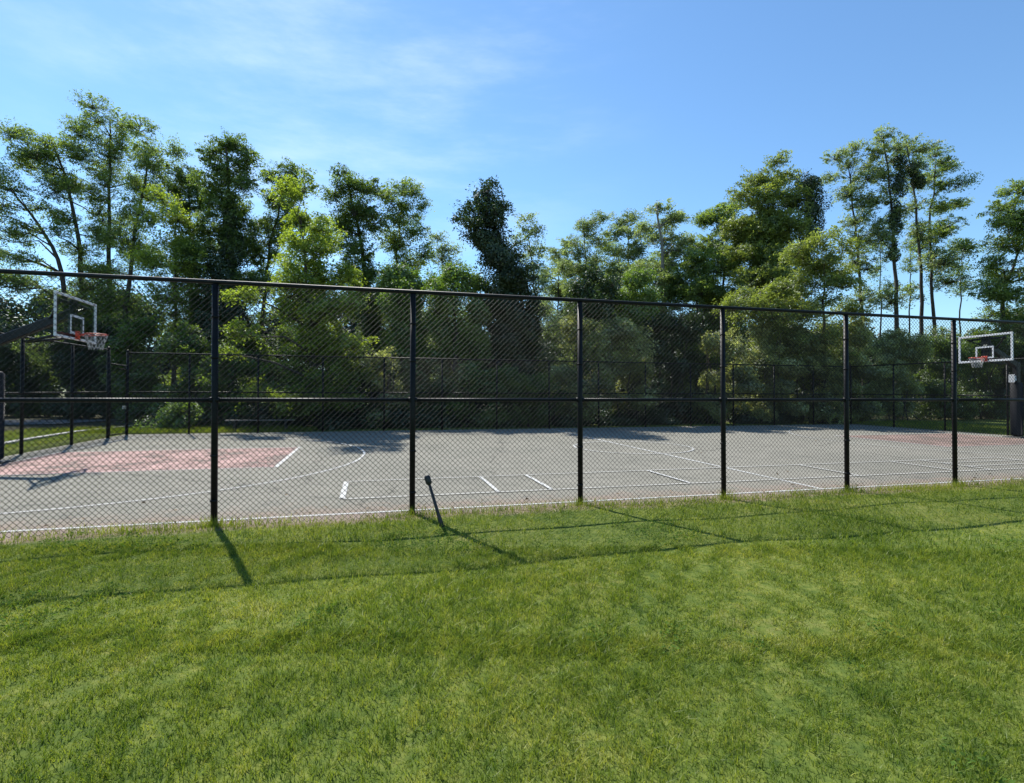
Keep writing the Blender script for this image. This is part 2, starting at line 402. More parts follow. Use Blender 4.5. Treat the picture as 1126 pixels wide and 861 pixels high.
vr = [22.8 - 2.4*i for i in range(7)]
fence('chain_link_fence', 'black chain-link fence behind the right hoop at the right court end', uv(U1, vr[0]), uv(U1, vr[-1]), [vr[0] - x for x in vr], .076, .003, .036, gF, zc(vr[0]), zc(vr[-1]))
# gate in the far left corner
ga, gb_ = uv(U0, 21.36), uv(U0, 22.72); zg = zc(22)
gate = empty('chain_link_gate', (*((ga + gb_)/2)[:2], zg), 'narrow black chain-link gate in the far left corner of the fenced court', 'gate')
def gp(s, z): return np.array((*(ga + (gb_ - ga)*s)[:2], zg + z))
n = MB(); n.tube([gp(.04, .08), gp(.04, 2.42), gp(.96, 2.42), gp(.96, .08), gp(.04, .08)], .024, 8); n.build('gate_frame', M['vinyl'], gate, True)
n = MB(); n.tube([gp(.05, 1.25), gp(.95, 1.25)], .02, 8); n.build('cross_bar', M['vinyl'], gate, True)
n = MB(); n.tube([gp(.0, 2.55), gp(1, 2.55)], .024, 8); n.build('transom_bar', M['vinyl'], gate, True)
n = MB(); chain(n, gp(.05, 0)[:2], gp(.95, 0)[:2], zg + .06, zg + .06, 2.36, .10, .0032); n.build('wire_mesh', M['wire'], gate)
n = MB(); n.box(gp(.86, 1.02), (.05, .16, .12), bev=.01); n.build('latch', plain('galvanised_steel', (.4, .4, .39), .5, .6), gate)
# ------------------------------------------------------------------ basketball hoops
UX, UYV, UZ = np.array((CA, SA, 0)), np.array((-SA, CA, 0)), np.array((0, 0, 1.))
def hoop(ub, s, label, hb, zb, sticker):
    """ub: u of the board face, s: +1 faces +u, hb: board height, zb: board bottom above the court"""
    up = ub - s*1.62; z0 = zc(VM)
    root = empty('basketball_hoop', tuple(uv(up, VM, z0)), label, 'basketball hoop', 'basketball hoops on the court')
    def L(u, v, z): return uv(ub + s*u, VM + v, z0 + z)
    AX = [UX*s, UYV, UZ]
    m = MB(); m.box(L(-1.62, 0, .02), (.62, .62, .04), AX, .012)
    m.build('base_plate', M['pole'], root)
    m = MB(); m.box(L(-1.62, 0, 1.45), (.17, .17, 2.8), AX, .02); m.build('pole', M['pole'], root)
    m = MB(); m.box(L(-1.60, 0, 1.08), (.31, .31, 2.02), AX, .05)
    m.build('pole_pad', M['pad'], root, True)
    m = MB(); a, b_ = L(-1.64, 0, 2.72), L(-.12, 0, zb + hb*.62); d = (b_ - a); ln = np.linalg.norm(d); d /= ln
    up_ = np.cross(d, UYV); up_ /= np.linalg.norm(up_)
    m.box((a + b_)/2, (ln + .15, .16, .2), [d, UYV, up_], .015)
    m.build('extension_arm', M['pole'], root)
    m = MB()
    for sv in (-1, 1):
        m.tube([L(-1.0, sv*.05, 2.78), L(-.08, sv*.36, zb + .12)], .032, 8)
        m.tube([L(-.5, sv*.06, zb + hb*.5), L(-.06, sv*.62, zb + hb*.85)], .028, 8)
    m.build('brace', M['pole'], root, True)
    m = MB(); m.box(L(-.07, 0, zb + hb*.5), (.05, .3, hb*.9), AX, .01); m.box(L(-.085, 0, zb + .1), (.06, 1.3, .09), AX, .01)
    m.box(L(-.085, 0, zb + hb*.85), (.06, 1.3, .07), AX, .01)
    m.build('mounting_bracket', M['pole'], root)
    m = MB(); m.box(L(-.012, 0, zb + hb/2), (.016, 1.74, hb - .08), AX); m.build('backboard', M['glass'], root)
    m = MB(); w = .055 if s > 0 else .07
    for zz in (zb + w/2, zb + hb - w/2): m.box(L(-.012, 0, zz), (.04, 1.83, w), AX, .006)
    for vv in (-1, 1): m.box(L(-.012, vv*(.915 - w/2), zb + hb/2), (.038, w, hb - 2*w - .002), AX, .006)
    m.build('backboard_frame', M['white_metal'], root)
    m = MB(); w = .055; tz = zb + .13; tw, th = .61, .45
    for zz in (tz + w/2, tz + th - w/2): m.box(L(.002, 0, zz), (.006, tw, w), AX)
    for vv in (-1, 1): m.box(L(.002, vv*(tw/2 - w/2), tz + th/2), (.006, w, th - 2*w - .002), AX)
    m.build('target_square', M['white_metal'], root)
    m = MB(); R = .228; zr = zb + .15
    A = np.linspace(0, 2*math.pi, 33)
    m.tube([L(.385 + R*math.cos(a), R*math.sin(a), zr) for a in A], .0125, 8, False)
    rim = m.build('rim', M['rim'], root, True)
    m = MB(); m.box(L(.06, 0, zr - .01), (.1, .16, .05), AX, .008); m.box(L(.014, 0, zr - .03), (.012, .2, .2), AX, .004)
    m.tube([L(.1, .07, zr - .05), L(.3, .2, zr - .01)], .008, 6); m.tube([L(.1, -.07, zr - .05), L(.3, -.2, zr - .01)], .008, 6)
    m.build('rim_bracket', M['rim'], root)
    m = MB(); nn = 14; lev = [(0, R), (.09, R*.9), (.18, R*.77), (.27, R*.66), (.36, R*.6)]
    p0, p1 = [], []
    for li in range(4):
        for k_ in range(nn):
            for sg in (-1, 1):
                a = 2*math.pi*(k_ + .5*(li % 2))/nn; b2 = a + sg*math.pi/nn
                p0.append(L(.385 + lev[li][1]*math.cos(a), lev[li][1]*math.sin(a), zr - lev[li][0]))
                p1.append(L(.385 + lev[li+1][1]*math.cos(b2), lev[li+1][1]*math.sin(b2), zr - lev[li+1][0]))
    m.segs(p0, p1, .0045, .0045, 4); m.build('net', M['cord'], rim)
    if sticker:
        m = MB(); m.box(L(-1.37, -.0, 2.24), (.02, .2, .3), AX, .004)
        m.box(L(-1.455, 0, 2.24), (.15, .12, .2), AX, .01); m.build('control_box', M['sticker'], root)
    return root
hoop(-6.68, 1, 'basketball hoop at left with sloping black arm and white-edged glass backboard', 1.0, 2.84, False)
hoop(22.1, -1, 'basketball hoop at right on a thick padded black pole with glass backboard', 1.02, 2.84, True)
# ------------------------------------------------------------------ bench, leaning stake
bu, bv = -4.3, 23.7; bz = float(ground_z(bu, bv))
bench = empty('bench', tuple(uv(bu, bv, bz)), 'low backless bench behind the far fence, left of the vine mound', 'bench')
AXc = [UX, UYV, UZ]
m = MB()
for k_ in (-1, 1): m.box(uv(bu, bv + k_*.075, bz + .445), (2.6, .135, .045), AXc, .006)
m.build('seat', M['bench'], bench)
for sx in (-1, 1):
    m = MB(); m.box(uv(bu + sx*.95, bv, bz + .2), (.09, .26, .44), AXc, .008); m.box(uv(bu + sx*.95, bv, bz - .01), (.14, .34, .05), AXc, .008)
    m.build('leg', M['rust'], bench)
sx_, sy_ = -.83, 6.46; sz = gz(sx_, sy_)
stake = empty('leaning_stake', (sx_, sy_, sz), 'short dark stake with a thick cap leaning left in the lawn before the fence', 'stake')
a = np.array((sx_ + .015, sy_ - .01, sz - .08)); b_ = np.array((-1.015, 6.5, sz + .545)); d = (b_ - a)/np.linalg.norm(b_ - a)
m = MB(); m.tube([a, a + d*.14, a + d*.25, b_], [.03, .028, .02, .017], 10); m.build('shaft', M['rust'], stake, True)
m = MB(); m.tube([b_ - d*.06, b_ - d*.045, b_ + d*.035, b_ + d*.055], [.02, .036, .039, .026], 12); m.build('cap', M['rust'], stake, True)
# ------------------------------------------------------------------ foliage
def leaves(mb, C, Nrm, size, asp=.5, tint=None):
    """rhombic leaves: centres C, preferred normals Nrm"""
    n = len(C); C = np.asarray(C, float)
    nr = Nrm/(np.linalg.norm(Nrm, axis=1, keepdims=True) + 1e-9)
    r = rng.normal(size=(n, 3)); x = r - nr*(r*nr).sum(1, keepdims=True); x /= np.linalg.norm(x, axis=1, keepdims=True) + 1e-9
    y = np.cross(nr, x); s = (size*rng.uniform(.6, 1.35, n))[:, None]
    V = np.empty((n, 4, 3)); V[:, 0] = C - x*s*.5; V[:, 2] = C + x*s*.5 - nr*s*.12
    V[:, 1] = C + y*s*asp*.5 - x*s*.05; V[:, 3] = C - y*s*asp*.5 - x*s*.05
    t = rng.uniform(0, 1, n) if tint is None else tint
    mb.add(V.reshape(-1, 3), np.arange(n*4).reshape(-1, 4), None, np.repeat(t, 4))
def ell(n, c, r, shell=.5):
    d = rng.normal(size=(n, 3)); d /= np.linalg.norm(d, axis=1, keepdims=True)
    return np.asarray(c) + d*np.asarray(r)*(rng.uniform(0, 1, (n, 1))**shell), d
def airy(mb, tw, c, r, dens, size, flat=.45, spray=.5):
    """clump of leaf sprays with gaps between; tw collects twigs"""
    area = math.pi*r[0]*r[2]
    m_ = max(6, int(area*9.5/spray**.5 + 1)); S, _ = ell(m_, c, r, .45)
    nl = max(12, int(area*dens*1350*(.11/size)**2/m_))
    for s in S:
        k_ = int(nl*rng.uniform(.5, 1.5)); sr = spray*rng.uniform(.45, 1.35)
        tilt = np.array((rng.normal()*.45, rng.normal()*.45, 1.))
        dd = rng.normal(size=(k_, 3)); dd /= np.linalg.norm(dd, axis=1, keepdims=True); off = dd*(rng.uniform(size=(k_, 1))**.4)*np.array((sr*1.15, sr*1.15, sr*1.0*flat))
        off[:, 2] -= np.minimum((off[:, :2]**2).sum(1)*.3/sr, .5) - .05
        off[:, 2] -= off[:, 0]*tilt[0] + off[:, 1]*tilt[1]
        nr = tilt + rng.normal(size=(k_, 3))*.55
        base = rng.uniform(.1, .9)
        leaves(mb, s + off, nr, size, .5, np.clip(base + rng.normal(size=k_)*.2, 0, 1))
        mid = (np.asarray(c)*.5 + s*.5) + rng.normal(size=3)*.1; mid[2] -= .1
        tw[0].append(np.asarray(c) - (0, 0, r[2]*.35)); tw[1].append(mid); tw[0].append(mid); tw[1].append(s)
def dense(mb, c, r, dens, size, droop=.5):
    """closed leafy mass (ivy, vines, shrubs)"""
    area = 4*math.pi*((r[0]*r[1])**1.6/3 + (r[0]*r[2])**1.6/3 + (r[1]*r[2])**1.6/3)**(1/1.6)
    n = int(area*dens*420*(.11/size)**2)
    P, d = ell(n, c, r, .3)
    lump = .14*min(r)*np.sin(P[:, :1]*4.1 + P[:, 2:]*3.3) + .1*min(r)*np.sin(P[:, 1:2]*5 + P[:, 2:]*6.1)
    P = P + d*lump*2.2
    o_ = rng.uniform(size=n) < .14; P[o_] += d[o_]*rng.uniform(.05, .32, (o_.sum(), 1))*min(r) + rng.normal(size=(o_.sum(), 3))*.06
    nr = d + rng.normal(size=(n, 3))*.55 + np.array((0, 0, .35))
    tn = np.clip(.5 + .3*np.sin(P[:, 0]*2.3 + P[:, 2]*3.7) + rng.normal(size=n)*.2, 0, 1)
    leaves(mb, P, nr, size, .7, tn)
def tree(name, label, d, trunk, clumps, leafm='locust', ivy=(), dens=1., size=.13, r0=.2, barkm='bark', group=None, spray=.42, flat=.42, cat='tree', ivym='ivy', dclumps=(), ivydens=1.0, infill=8, ilow=425, iw=24):
    if trunk[0][0] > 600 and d >= 30: d *= 1.2; size *= 1.12
    zb = gz((trunk[0][0] - CX)/F*d, d)
    path = [pt(px, py, d) for px, py in trunk]
    dy = np.cumsum(rng.normal(size=len(path))*.18); path = [p + (0, e, 0) for p, e in zip(path, dy)]
    base = path[0].copy(); base[2] = zb - .15
    if path[0][2] > zb + .5: path = [base] + path
    else: path[0] = base
    root = empty(name, (base[0], base[1], zb), label, cat, group)
    P = np.array(path); seg = np.linalg.norm(np.diff(P, axis=0), axis=1); tt = np.concatenate(([0], np.cumsum(seg)))/seg.sum()
    T = np.linspace(0, 1, 18); C = np.stack([np.interp(T, tt, P[:, i]) for i in range(3)], 1)
    C[1:-1] = (C[:-2] + 2*C[1:-1] + C[2:])/4; C[2:-1, :2] += rng.normal(size=(15, 2))*.05
    R = r0*(1 - .8*T); R[0] *= 1.5; R[1] *= 1.12
    tm = MB(); tm.tube(C, R, 9)
    lm = MB(); tw = ([], [])
    extra = []
    for cl in clumps:
        xt = np.interp(cl[1] + 14, [p[1] for p in trunk][::-1], [p[0] for p in trunk][::-1]); f_ = rng.uniform(.3, .75)
        extra.append((cl[0]*(1-f_) + xt*f_ + rng.normal()*5, cl[1] + 12*f_ + rng.uniform(-4, 14), cl[2]*.75, cl[3]*.8, .75))
    given = list(clumps); clumps = given + (extra if infill else [])
    half = np.std([c[0] for c in clumps]) / F * d if len(clumps) > 1 else .5
    for cl in clumps:
        cx, cy, rx, ry = cl[:4]; k_ = cl[4] if len(cl) > 4 else 1.
        c = pt(cx, cy, d); c[1] += rng.normal()*max(.5, half)*.8
        sx = d/F; r = np.array((rx*sx, (rx*.6 + ry*.5)*sx + .15, ry*sx))
        airy(lm, tw, c, r, dens*k_, size, flat, spray)
        zt = c[2] - .45*abs(c[0] - np.interp(c[2], C[:, 2], C[:, 0])) - .5
        i = int(np.clip(np.searchsorted(C[:, 2], zt), 4, 16))
        a = C[i]; e = c - (0, 0, r[2]*.4); mid = a*.5 + e*.5 + rng.normal(size=3)*.12 + (0, 0, .12*np.linalg.norm(e - a))
        rr = max(.018, min(R[i]*.55, .03 + .02*np.linalg.norm(e - a)))
        tm.tube([a, a*.6 + mid*.4, mid, mid*.4 + e*.6 + rng.normal(size=3)*.08, e], [rr, rr*.85, rr*.65, rr*.5, rr*.3], 5, False)
    ylow = max([c[1] for c in clumps] or [0])
    for i in range(infill if clumps else 0):
        y = ylow + (ilow - ylow)*(i + rng.uniform(.2, .9))/infill
        xt = np.interp(y, [p[1] for p in trunk][::-1], [p[0] for p in trunk][::-1])
        c = pt(xt + rng.normal()*iw*.7, y, d); c[1] += rng.normal()*.6; sx = d/F
        airy(lm, tw, c, np.array((iw*sx, iw*sx*.8, 13*sx)), dens*.8, size, .6, spray)
        i2 = int(np.clip(np.searchsorted(C[:, 2], c[2] - .6), 1, 16)); tm.tube([C[i2], C[i2]*.5 + c*.5 + (0, 0, .1), c], [.04, .03, .012], 5, False)
    if tw[0]: tm.segs(tw[0], tw[1], .016, .007, 3)
    for cl in dclumps:
        c = pt(cl[0], cl[1], d); c[1] += rng.normal()*.3; sx = d/F
        dense(lm, c, (cl[2]*sx, (cl[2]*.5 + cl[3]*.5)*sx, cl[3]*sx), dens*(cl[4] if len(cl) > 4 else 1), size)
    tm.build('trunk', M[barkm], root, True)
    if lm.n: lm.build('crown', M[leafm], root, attr=True)
    if ivy:
        im = MB(); sx = d/F
        for cx, cy, rx, ry in ivy:
            c = pt(cx, cy, d); c[1] = np.interp(c[2], C[:, 2], C[:, 1]) + rng.normal()*.1
            dense(im, c, (rx*sx, rx*sx*.9, ry*sx), ivydens, .12)
        im.build('ivy', M[ivym], root, attr=True)
    return root
gL = 'tall trees beyond the court'
tree('locust_tree', 'thin airy tree at the left edge, its bare trunk leaning left', 37, [(74,400),(66,330),(60,285),(38,248),(2,203)],
     [(8,195,22,10),(28,214,24,9),(-8,235,30,12),(14,255,28,9),(-12,275,28,10),(20,284,18,8),(2,303,28,12),(-20,210,20,14),(35,318,26,10)], dens=.65, group=gL, r0=.26)
tree('locust_tree', 'tall airy tree leaning left with broad layered sprays, second from the left', 39, [(98,420),(93,335),(88,290),(76,225),(62,180),(48,150)],
     [(20,150,22,13),(45,143,24,11),(10,170,15,12),(40,172,26,13),(75,163,20,13),(60,195,24,14),(80,215,20,15),(90,250,16,17),(66,238,16,12)], dens=.75, group=gL, r0=.27)
tree('locust_tree', 'tallest tree of the left group, straight thin trunk and round feathery top', 41, [(118,430),(118,340),(117,280),(114,210),(112,150),(110,125)],
     [(85,130,16,12),(110,121,22,10),(132,134,14,13),(94,150,20,13),(124,155,20,14),(106,178,24,14),(132,190,14,14),(110,215,18,15),(128,240,14,14),(106,250,14,16)], dens=.6, group=gL, r0=.25)
tree('locust_tree', 'slender tree with knotted dark crown just left of the pale green tree', 38, [(138,420),(140,340),(146,280),(156,220),(165,165)],
     [(165,150,16,11),(182,158,13,12),(150,164,14,13),(172,184,18,13),(154,204,18,13),(184,204,12,12),(160,235,20,15),(144,265,16,17)], dens=.8, group=gL, r0=.23)
tree('young_tree', 'pale yellow-green tree low between the airy left trees and the dark ivied one', 33, [(188,420),(188,340),(187,280),(188,240)],
     [(186,222,16,11),(200,242,22,13),(170,243,14,14),(190,268,26,13),(165,284,20,15),(212,290,20,16),(186,310,28,14)], 'yellow_leaf', dens=.75, group=gL, r0=.15)
tree('locust_tree', 'small dark tufted tree peeping out beside the left flank of the ivied trunk', 38, [(212,420),(210,330),(209,260),(205,200)],
     [(204,192,16,12),(193,206,10,10),(216,212,12,12),(205,228,16,14),(212,262,16,16)], 'mid_leaf', dens=1.2, group=gL, r0=.2)
tree('ivy_clad_tree', 'dark dense tree with ivied trunk and rounded top at left', 34, [(255,430),(255,340),(252,260),(250,200),(248,160)],
     [(250,155,18,9),(266,170,14,13),(232,169,16,12),(250,190,20,13),(225,200,14,13),(268,195,12,13),(250,222,22,20),(230,250,20,18),(264,258,18,22),(222,285,18,18)], 'mid_leaf',
     ivy=[(252,235,9,24),(252,275,15,32),(240,305,22,26),(256,335,22,30),(236,360,24,30)], dens=1.25, group=gL, r0=.28)
tree('locust_tree', 'narrow leaning tree right of the dark ivied tree and above the yellow-green one', 36, [(286,430),(287,340),(296,270),(308,210),(312,188)],
     [(315,187,14,8),(300,195,14,9),(322,205,10,13),(298,215,16,13),(315,234,14,15),(290,245,14,15),(284,275,14,18),(300,262,12,14)], 'mid_leaf', dens=1.1, group=gL, r0=.2)
tree('young_tree', 'bright yellow-green tree with layered boughs close behind the far fence', 24.0, [(348,480),(345,400),(337,320),(330,235)],
     [(330,222,14,13),(345,212,10,12),(318,238,14,12),(346,245,18,15),(325,262,22,12),(310,284,20,10),(352,280,22,14),(298,306,20,8),(335,310,26,13),(376,300,18,14),(282,330,22,9),
      (322,346,30,12),(366,340,26,13),(390,332,16,14),(296,370,22,9),(342,380,34,13),(386,376,24,15),(312,408,28,9),(352,420,34,12),(396,416,22,14),(276,392,14,7),(335,292,24,12),(318,325,22,10),(362,258,12,12),(352,362,34,12),(322,388,26,10),(372,398,26,12),(345,440,34,14),(300,432,22,10)], 'yellow_leaf', dens=1.15, size=.12, spray=.42, r0=.15, flat=.4)
tree('locust_tree', 'dark forked tree with a thin spire behind the yellow-green tree', 34, [(410,430),(408,360),(400,290),(388,235),(378,195)],
     [(378,190,11,9),(388,205,16,11),(370,215,14,13),(406,201,16,9),(395,230,20,13),(374,245,14,15),(411,245,18,15),(394,275,20,16),(411,305,14,16),(385,305,14,16)], 'mid_leaf',
     ivy=[(402,300,7,24),(406,345,10,30)], dens=1.1, group=gL, r0=.24)
tree('locust_tree', 'airy flat-topped tree between the forked tree and the vine mounds', 36, [(442,430),(440,360),(435,290),(440,220)],
     [(440,201,18,7),(456,212,16,9),(424,215,16,11),(466,229,10,9),(440,235,22,10),(456,255,18,12),(430,262,20,12),(446,285,22,12),(466,280,12,13)], dens=.85, group=gL, r0=.2)
tree('locust_tree', 'wispy short tree in the gap left of the ivy column', 38, [(486,420),(487,340),(486,270)],
     [(480,258,14,7),(496,270,12,7),(485,281,16,9),(497,296,12,9)], 'grey_leaf', dens=.55, group=gL, r0=.12)
tree('ivy_clad_tree', 'dark ivy-covered leaning column of a tree in the centre', 28, [(573,478),(572,400),(561,320),(545,250),(536,208)],
     [(536,207,18,7),(516,229,15,9),(505,239,10,6),(553,222,11,9),(520,252,12,9)], 'dark_leaf',
     ivy=[(531,222,11,12),(537,242,17,15),(538,262,21,15),(547,283,23,18),(556,308,25,20),(563,335,24,22),(568,365,23,24),(571,395,22,26),(573,430,22,26),(549,342,15,24),(552,380,18,26),(586,350,10,26)], dens=1.1, r0=.26, ivydens=1.25)
tree('locust_tree', 'wispy pale tree rising against the sky just right of the ivy column', 35, [(592,430),(592,400),(589,320),(580,255)],
     [(578,240,12,5),(589,257,13,7),(570,266,10,7),(593,275,10,7),(586,295,14,9),(596,315,10,10),(600,340,12,12)], 'grey_leaf', dens=0.81, group=gL, r0=.12, infill=12, iw=34)
tree('locust_tree', 'pale grey-green airy tree left of centre-right, with a broad thin crown', 39, [(640,420),(641,380),(645,300),(641,250)],
     [(628,262,14,7),(645,246,16,7),(661,242,12,6),(635,280,16,9),(660,262,16,9),(618,296,12,9),(650,300,18,11),(632,315,18,10)], 'grey_leaf', dens=0.94, group=gL, r0=.16, infill=12, iw=34)
tree('locust_tree', 'pale airy tree just left of the bare grey trunk', 38, [(690,420),(690,380),(692,300),(690,250)],
     [(690,241,18,7),(679,260,16,9),(706,255,14,11),(690,280,18,11),(706,296,14,11),(677,300,14,11)], 'grey_leaf', dens=1.01, group=gL, r0=.16, infill=12, iw=34)
tree('locust_tree', 'hazy low tree filling the gap right of the ivy column', 43, [(612,430),(612,380),(613,320),(614,280)],
     [(612,282,16,8),(628,296,18,10),(600,304,14,10),(616,318,22,12),(636,330,20,12),(596,335,16,12)], 'grey_leaf', dens=.9, group=gL, r0=.13, infill=6, iw=30)
tree('locust_tree', 'hazy low tree filling the gap behind the yellow-green vine mound', 44, [(668,430),(668,380),(667,320),(668,280)],
     [(668,278,16,8),(654,290,16,9),(684,292,18,10),(668,308,24,12),(718,300,22,12),(742,312,22,12),(650,325,20,12)], 'locust', dens=.9, group=gL, r0=.13, infill=6, iw=34)
tree('locust_tree', 'tree with a thick bare pale grey trunk and small ragged top', 33, [(733,430),(731,380),(729,320),(726,262),(721,224)],
     [(724,228,14,7),(739,238,14,9),(714,246,10,9),(752,236,12,7),(732,258,16,9),(748,272,14,10),(763,256,14,9)], 'grey_leaf', dens=1.01, r0=.27, barkm='bark_pale', group=gL, infill=12, iw=34)
tree('leafy_tree', 'mid green tree between the bare grey trunk and the big olive tree', 36, [(792,430),(790,380),(795,300),(791,240)],
     [(774,242,16,9),(790,233,14,7),(806,226,14,9),(779,265,18,12),(800,255,18,12),(769,290,18,13),(795,290,20,14),(775,318,20,14)], 'locust', dens=1.28, group=gL, r0=.18, infill=12, iw=34)
tree('leafy_tree', 'largest olive-green tree at right with a dark ivied right shoulder', 31, [(853,440),(852,400),(852,300),(846,205)],
     [(850,181,14,7),(834,195,18,9),(819,211,16,9),(864,194,16,9),(840,220,24,14),(868,216,20,12),(830,250,26,16),(860,250,24,16),(818,282,26,14),(855,285,28,15),(828,312,34,12),(868,312,26,12),(798,322,24,12),(845,250,30,20),(840,300,36,18),(812,245,16,14),(852,325,34,12),(822,262,18,12)],
     'olive_leaf', ivy=[(892,201,15,11),(895,225,15,19),(893,254,14,20),(884,279,12,13),(872,222,9,12)], dens=1.3, r0=.22, spray=.45)
tree('leafy_tree', 'light green bushy tree low right of the bare grey trunk', 32, [(770,440),(768,380),(766,300)],
     [(766,285,20,13),(750,302,22,13),(784,300,22,13),(740,322,20,12),(768,322,26,14),(800,330,24,12),(790,280,14,10)], 'locust', dens=.95, group=gL, r0=.15)
tree('leafy_tree', 'light green low tree in front of the foot of the largest olive-green tree', 29, [(842,440),(840,390),(838,320)],
     [(826,322,22,9),(852,318,22,9),(840,334,34,10),(872,332,18,9),(806,338,18,9)], 'olive_leaf', dens=1., group=gL, r0=.13)
tree('leafy_tree', 'rounded light olive tree low in front of the tall right-hand trunks', 29, [(905,440),(905,380),(904,300)],
     [(880,276,18,12),(900,268,18,10),(922,275,18,10),(905,290,26,12),(932,296,16,12),(889,306,20,12),(918,315,20,12)], 'olive_leaf', dens=1.1, r0=.14, size=.12, spray=.42)
tree('locust_tree', 'thin airy tree with tiered sprays left of the tall right-hand cluster', 37, [(950,430),(948,380),(945,300),(942,230),(935,178)],
     [(920,173,16,7),(938,165,16,7),(956,180,12,9),(924,190,14,7),(945,200,16,9),(930,215,16,9),(956,225,14,10),(935,245,18,10),(956,256,16,11),(940,285,16,13)], 'grey_leaf', dens=.75, group=gL, r0=.19, infill=2, spray=.36)
tree('locust_tree', 'tallest tree of the right-hand cluster with patches of ivy on its trunk', 36, [(986,430),(986,400),(987,320),(984,240),(976,170),(970,150)],
     [(970,150,14,9),(986,160,13,9),(964,170,10,9),(975,190,14,10),(964,215,16,8),(986,240,13,12),(969,262,16,10)], 'grey_leaf', ivy=[(989,180,6,10),(990,200,9,16),(986,238,7,20),(986,275,5,16)], dens=.75, group=gL, r0=.22, infill=2, spray=.36)
tree('locust_tree', 'middle tree of the right-hand cluster with a dark ivy clump in its fork', 37, [(1013,430),(1012,400),(1015,320),(1010,240),(1001,180),(995,155)],
     [(1000,155,14,7),(1016,160,16,7),(1009,180,14,9),(1022,195,14,9),(1004,225,14,10),(1011,255,14,10)], 'grey_leaf', ivy=[(1002,186,9,8),(1009,200,7,9)], dens=.75, group=gL, r0=.2, infill=2, spray=.36)
tree('locust_tree', 'right tree of the tall cluster, yellowish low leaves and sprays drooping right', 38, [(1033,430),(1032,400),(1030,320),(1026,240),(1030,180)],
     [(1035,166,16,7),(1047,180,12,9),(1030,190,12,9),(1046,205,16,8),(1030,225,16,9),(1058,222,14,7),(1045,246,18,10),(1026,256,15,13),(1052,275,16,10),(1030,280,14,12)], 'locust', dens=.75, group=gL, r0=.2, infill=2, spray=.36)
for i, (x0, lab) in enumerate(((966, 'thin sapling trunk standing left of the tall ivied right-hand trunk'), (1001, 'thin sapling trunk between the two tallest right-hand trunks'), (1054, 'thin sapling trunk right of the tall right-hand cluster'))):
    tree('sapling', lab, 41, [(x0, 430), (x0 + 1, 350), (x0 + 3, 262)], [(x0 + 2, 268, 11, 7), (x0 - 3, 295, 10, 6), (x0 + 6, 315, 10, 7)], 'locust', dens=.6, r0=.11, infill=1, group='saplings among the right-hand trunks')
tree('leafy_tree', 'dark limbed tree cut off by the right edge, leaning right', 32, [(1106,440),(1104,380),(1102,340),(1113,300),(1128,268)],
     [(1126,206,18,11),(1106,226,18,12),(1126,241,20,12),(1094,246,12,9),(1110,266,20,12),(1137,276,20,12),(1089,291,18,12),(1116,301,20,12),(1080,321,20,12),(1106,326,20,12),(1152,240,25,18),(1162,290,25,18)], 'locust', dens=1., r0=.26)
# vine-draped mounds and shrubs along the far fence
def shrub(name, label, cx, top, hw, off, mat, dens=1., size=.12, cat='shrub', group='shrubs behind the far fence', skirt=None, airyness=.35, d=None):
    d = fence_d(cx) + off if d is None else d
    sx = d/F; x = (cx - CX)*sx; zb = gz(x, d); ht = EYE + (HY - top)*sx - zb; w = hw*sx
    root = empty(name, (x, d, zb), label, cat, group)
    lm, tm = MB(), MB(); tw = ([], [])
    k_ = max(6, int(w*ht*2.4))
    for i in range(k_):
        f = rng.uniform(0, 1); zz = zb + ht*(.06 + .84*f**1.15); ww = w*math.sqrt(max(.1, 1 - (f*.92)**2.2))
        c = np.array((x + rng.uniform(-1, 1)*ww*.75, d + rng.uniform(-1, 1)*ww*.5, zz))
        r = np.array((rng.uniform(.35, .65)*min(w, 1.3), rng.uniform(.35, .65)*min(w, 1.3), rng.uniform(.3, .5)*min(ht*.5, 1.1)))
        if c[2] + r[2] > zb + ht: c[2] = zb + ht - r[2]
        if c[2] - r[2] < zb: c[2] = zb + r[2]*.9
        if rng.uniform() < (airyness if f < .6 else .75): airy(lm, tw, c, r*1.15, dens*1.1, size, .6, .32)
        else: dense(lm, c, r, dens*.7, size)
    for i in range(6):
        a = np.array((x + rng.normal()*.25*w, d + rng.normal()*.2, zb - .1)); e = np.array((x + rng.uniform(-.7, .7)*w, d + rng.uniform(-.5, .5)*w, zb + ht*rng.uniform(.5, .85)))
        tm.tube([a, a*.5 + e*.5 + rng.normal(size=3)*.15, e], [.04, .03, .012], 5, False)
    if tw[0]: tm.segs(tw[0], tw[1], .01, .005, 3)
    tm.build('stem', M['bark'], root, True); lm.build('foliage', M[mat], root, attr=True)
    return root
def mound(label, d, ivs, mat, trunk):
    tops = [(cx + rng.normal()*4, cy - ry*.35, rx*.95, ry*.6) for cx, cy, rx, ry in ivs] + [(cx + rng.normal()*rx*.5, cy + ry*.4, rx*.35, ry*.9) for cx, cy, rx, ry in ivs]
    return tree('vine_draped_trunk', label, d, trunk, tops, mat, dclumps=[(a, b, c*.85, e*.85, .8) for a, b, c, e in ivs], dens=.85, size=.12, r0=.2, spray=.35, flat=.9, infill=0, group='vine draped mounds')
mound('dark square-topped vine mound right of the yellow-green tree', 28, [(440,302,22,13),(428,312,12,16),(452,318,18,20),(436,340,22,26),(446,370,24,28),(440,405,28,28),(432,440,26,24),(458,425,20,30)], 'vine', [(442,475),(441,380),(440,310)])
mound('broad vine mound with drooping strands beside the ivy column', 27.5, [(500,304,24,12),(480,312,14,14),(522,312,15,14),(492,332,26,20),(522,345,20,24),(488,362,22,24),(512,378,24,26),(486,398,22,22),(526,345,13,24),(528,385,16,24)], 'vine', [(503,475),(502,380),(500,310)])
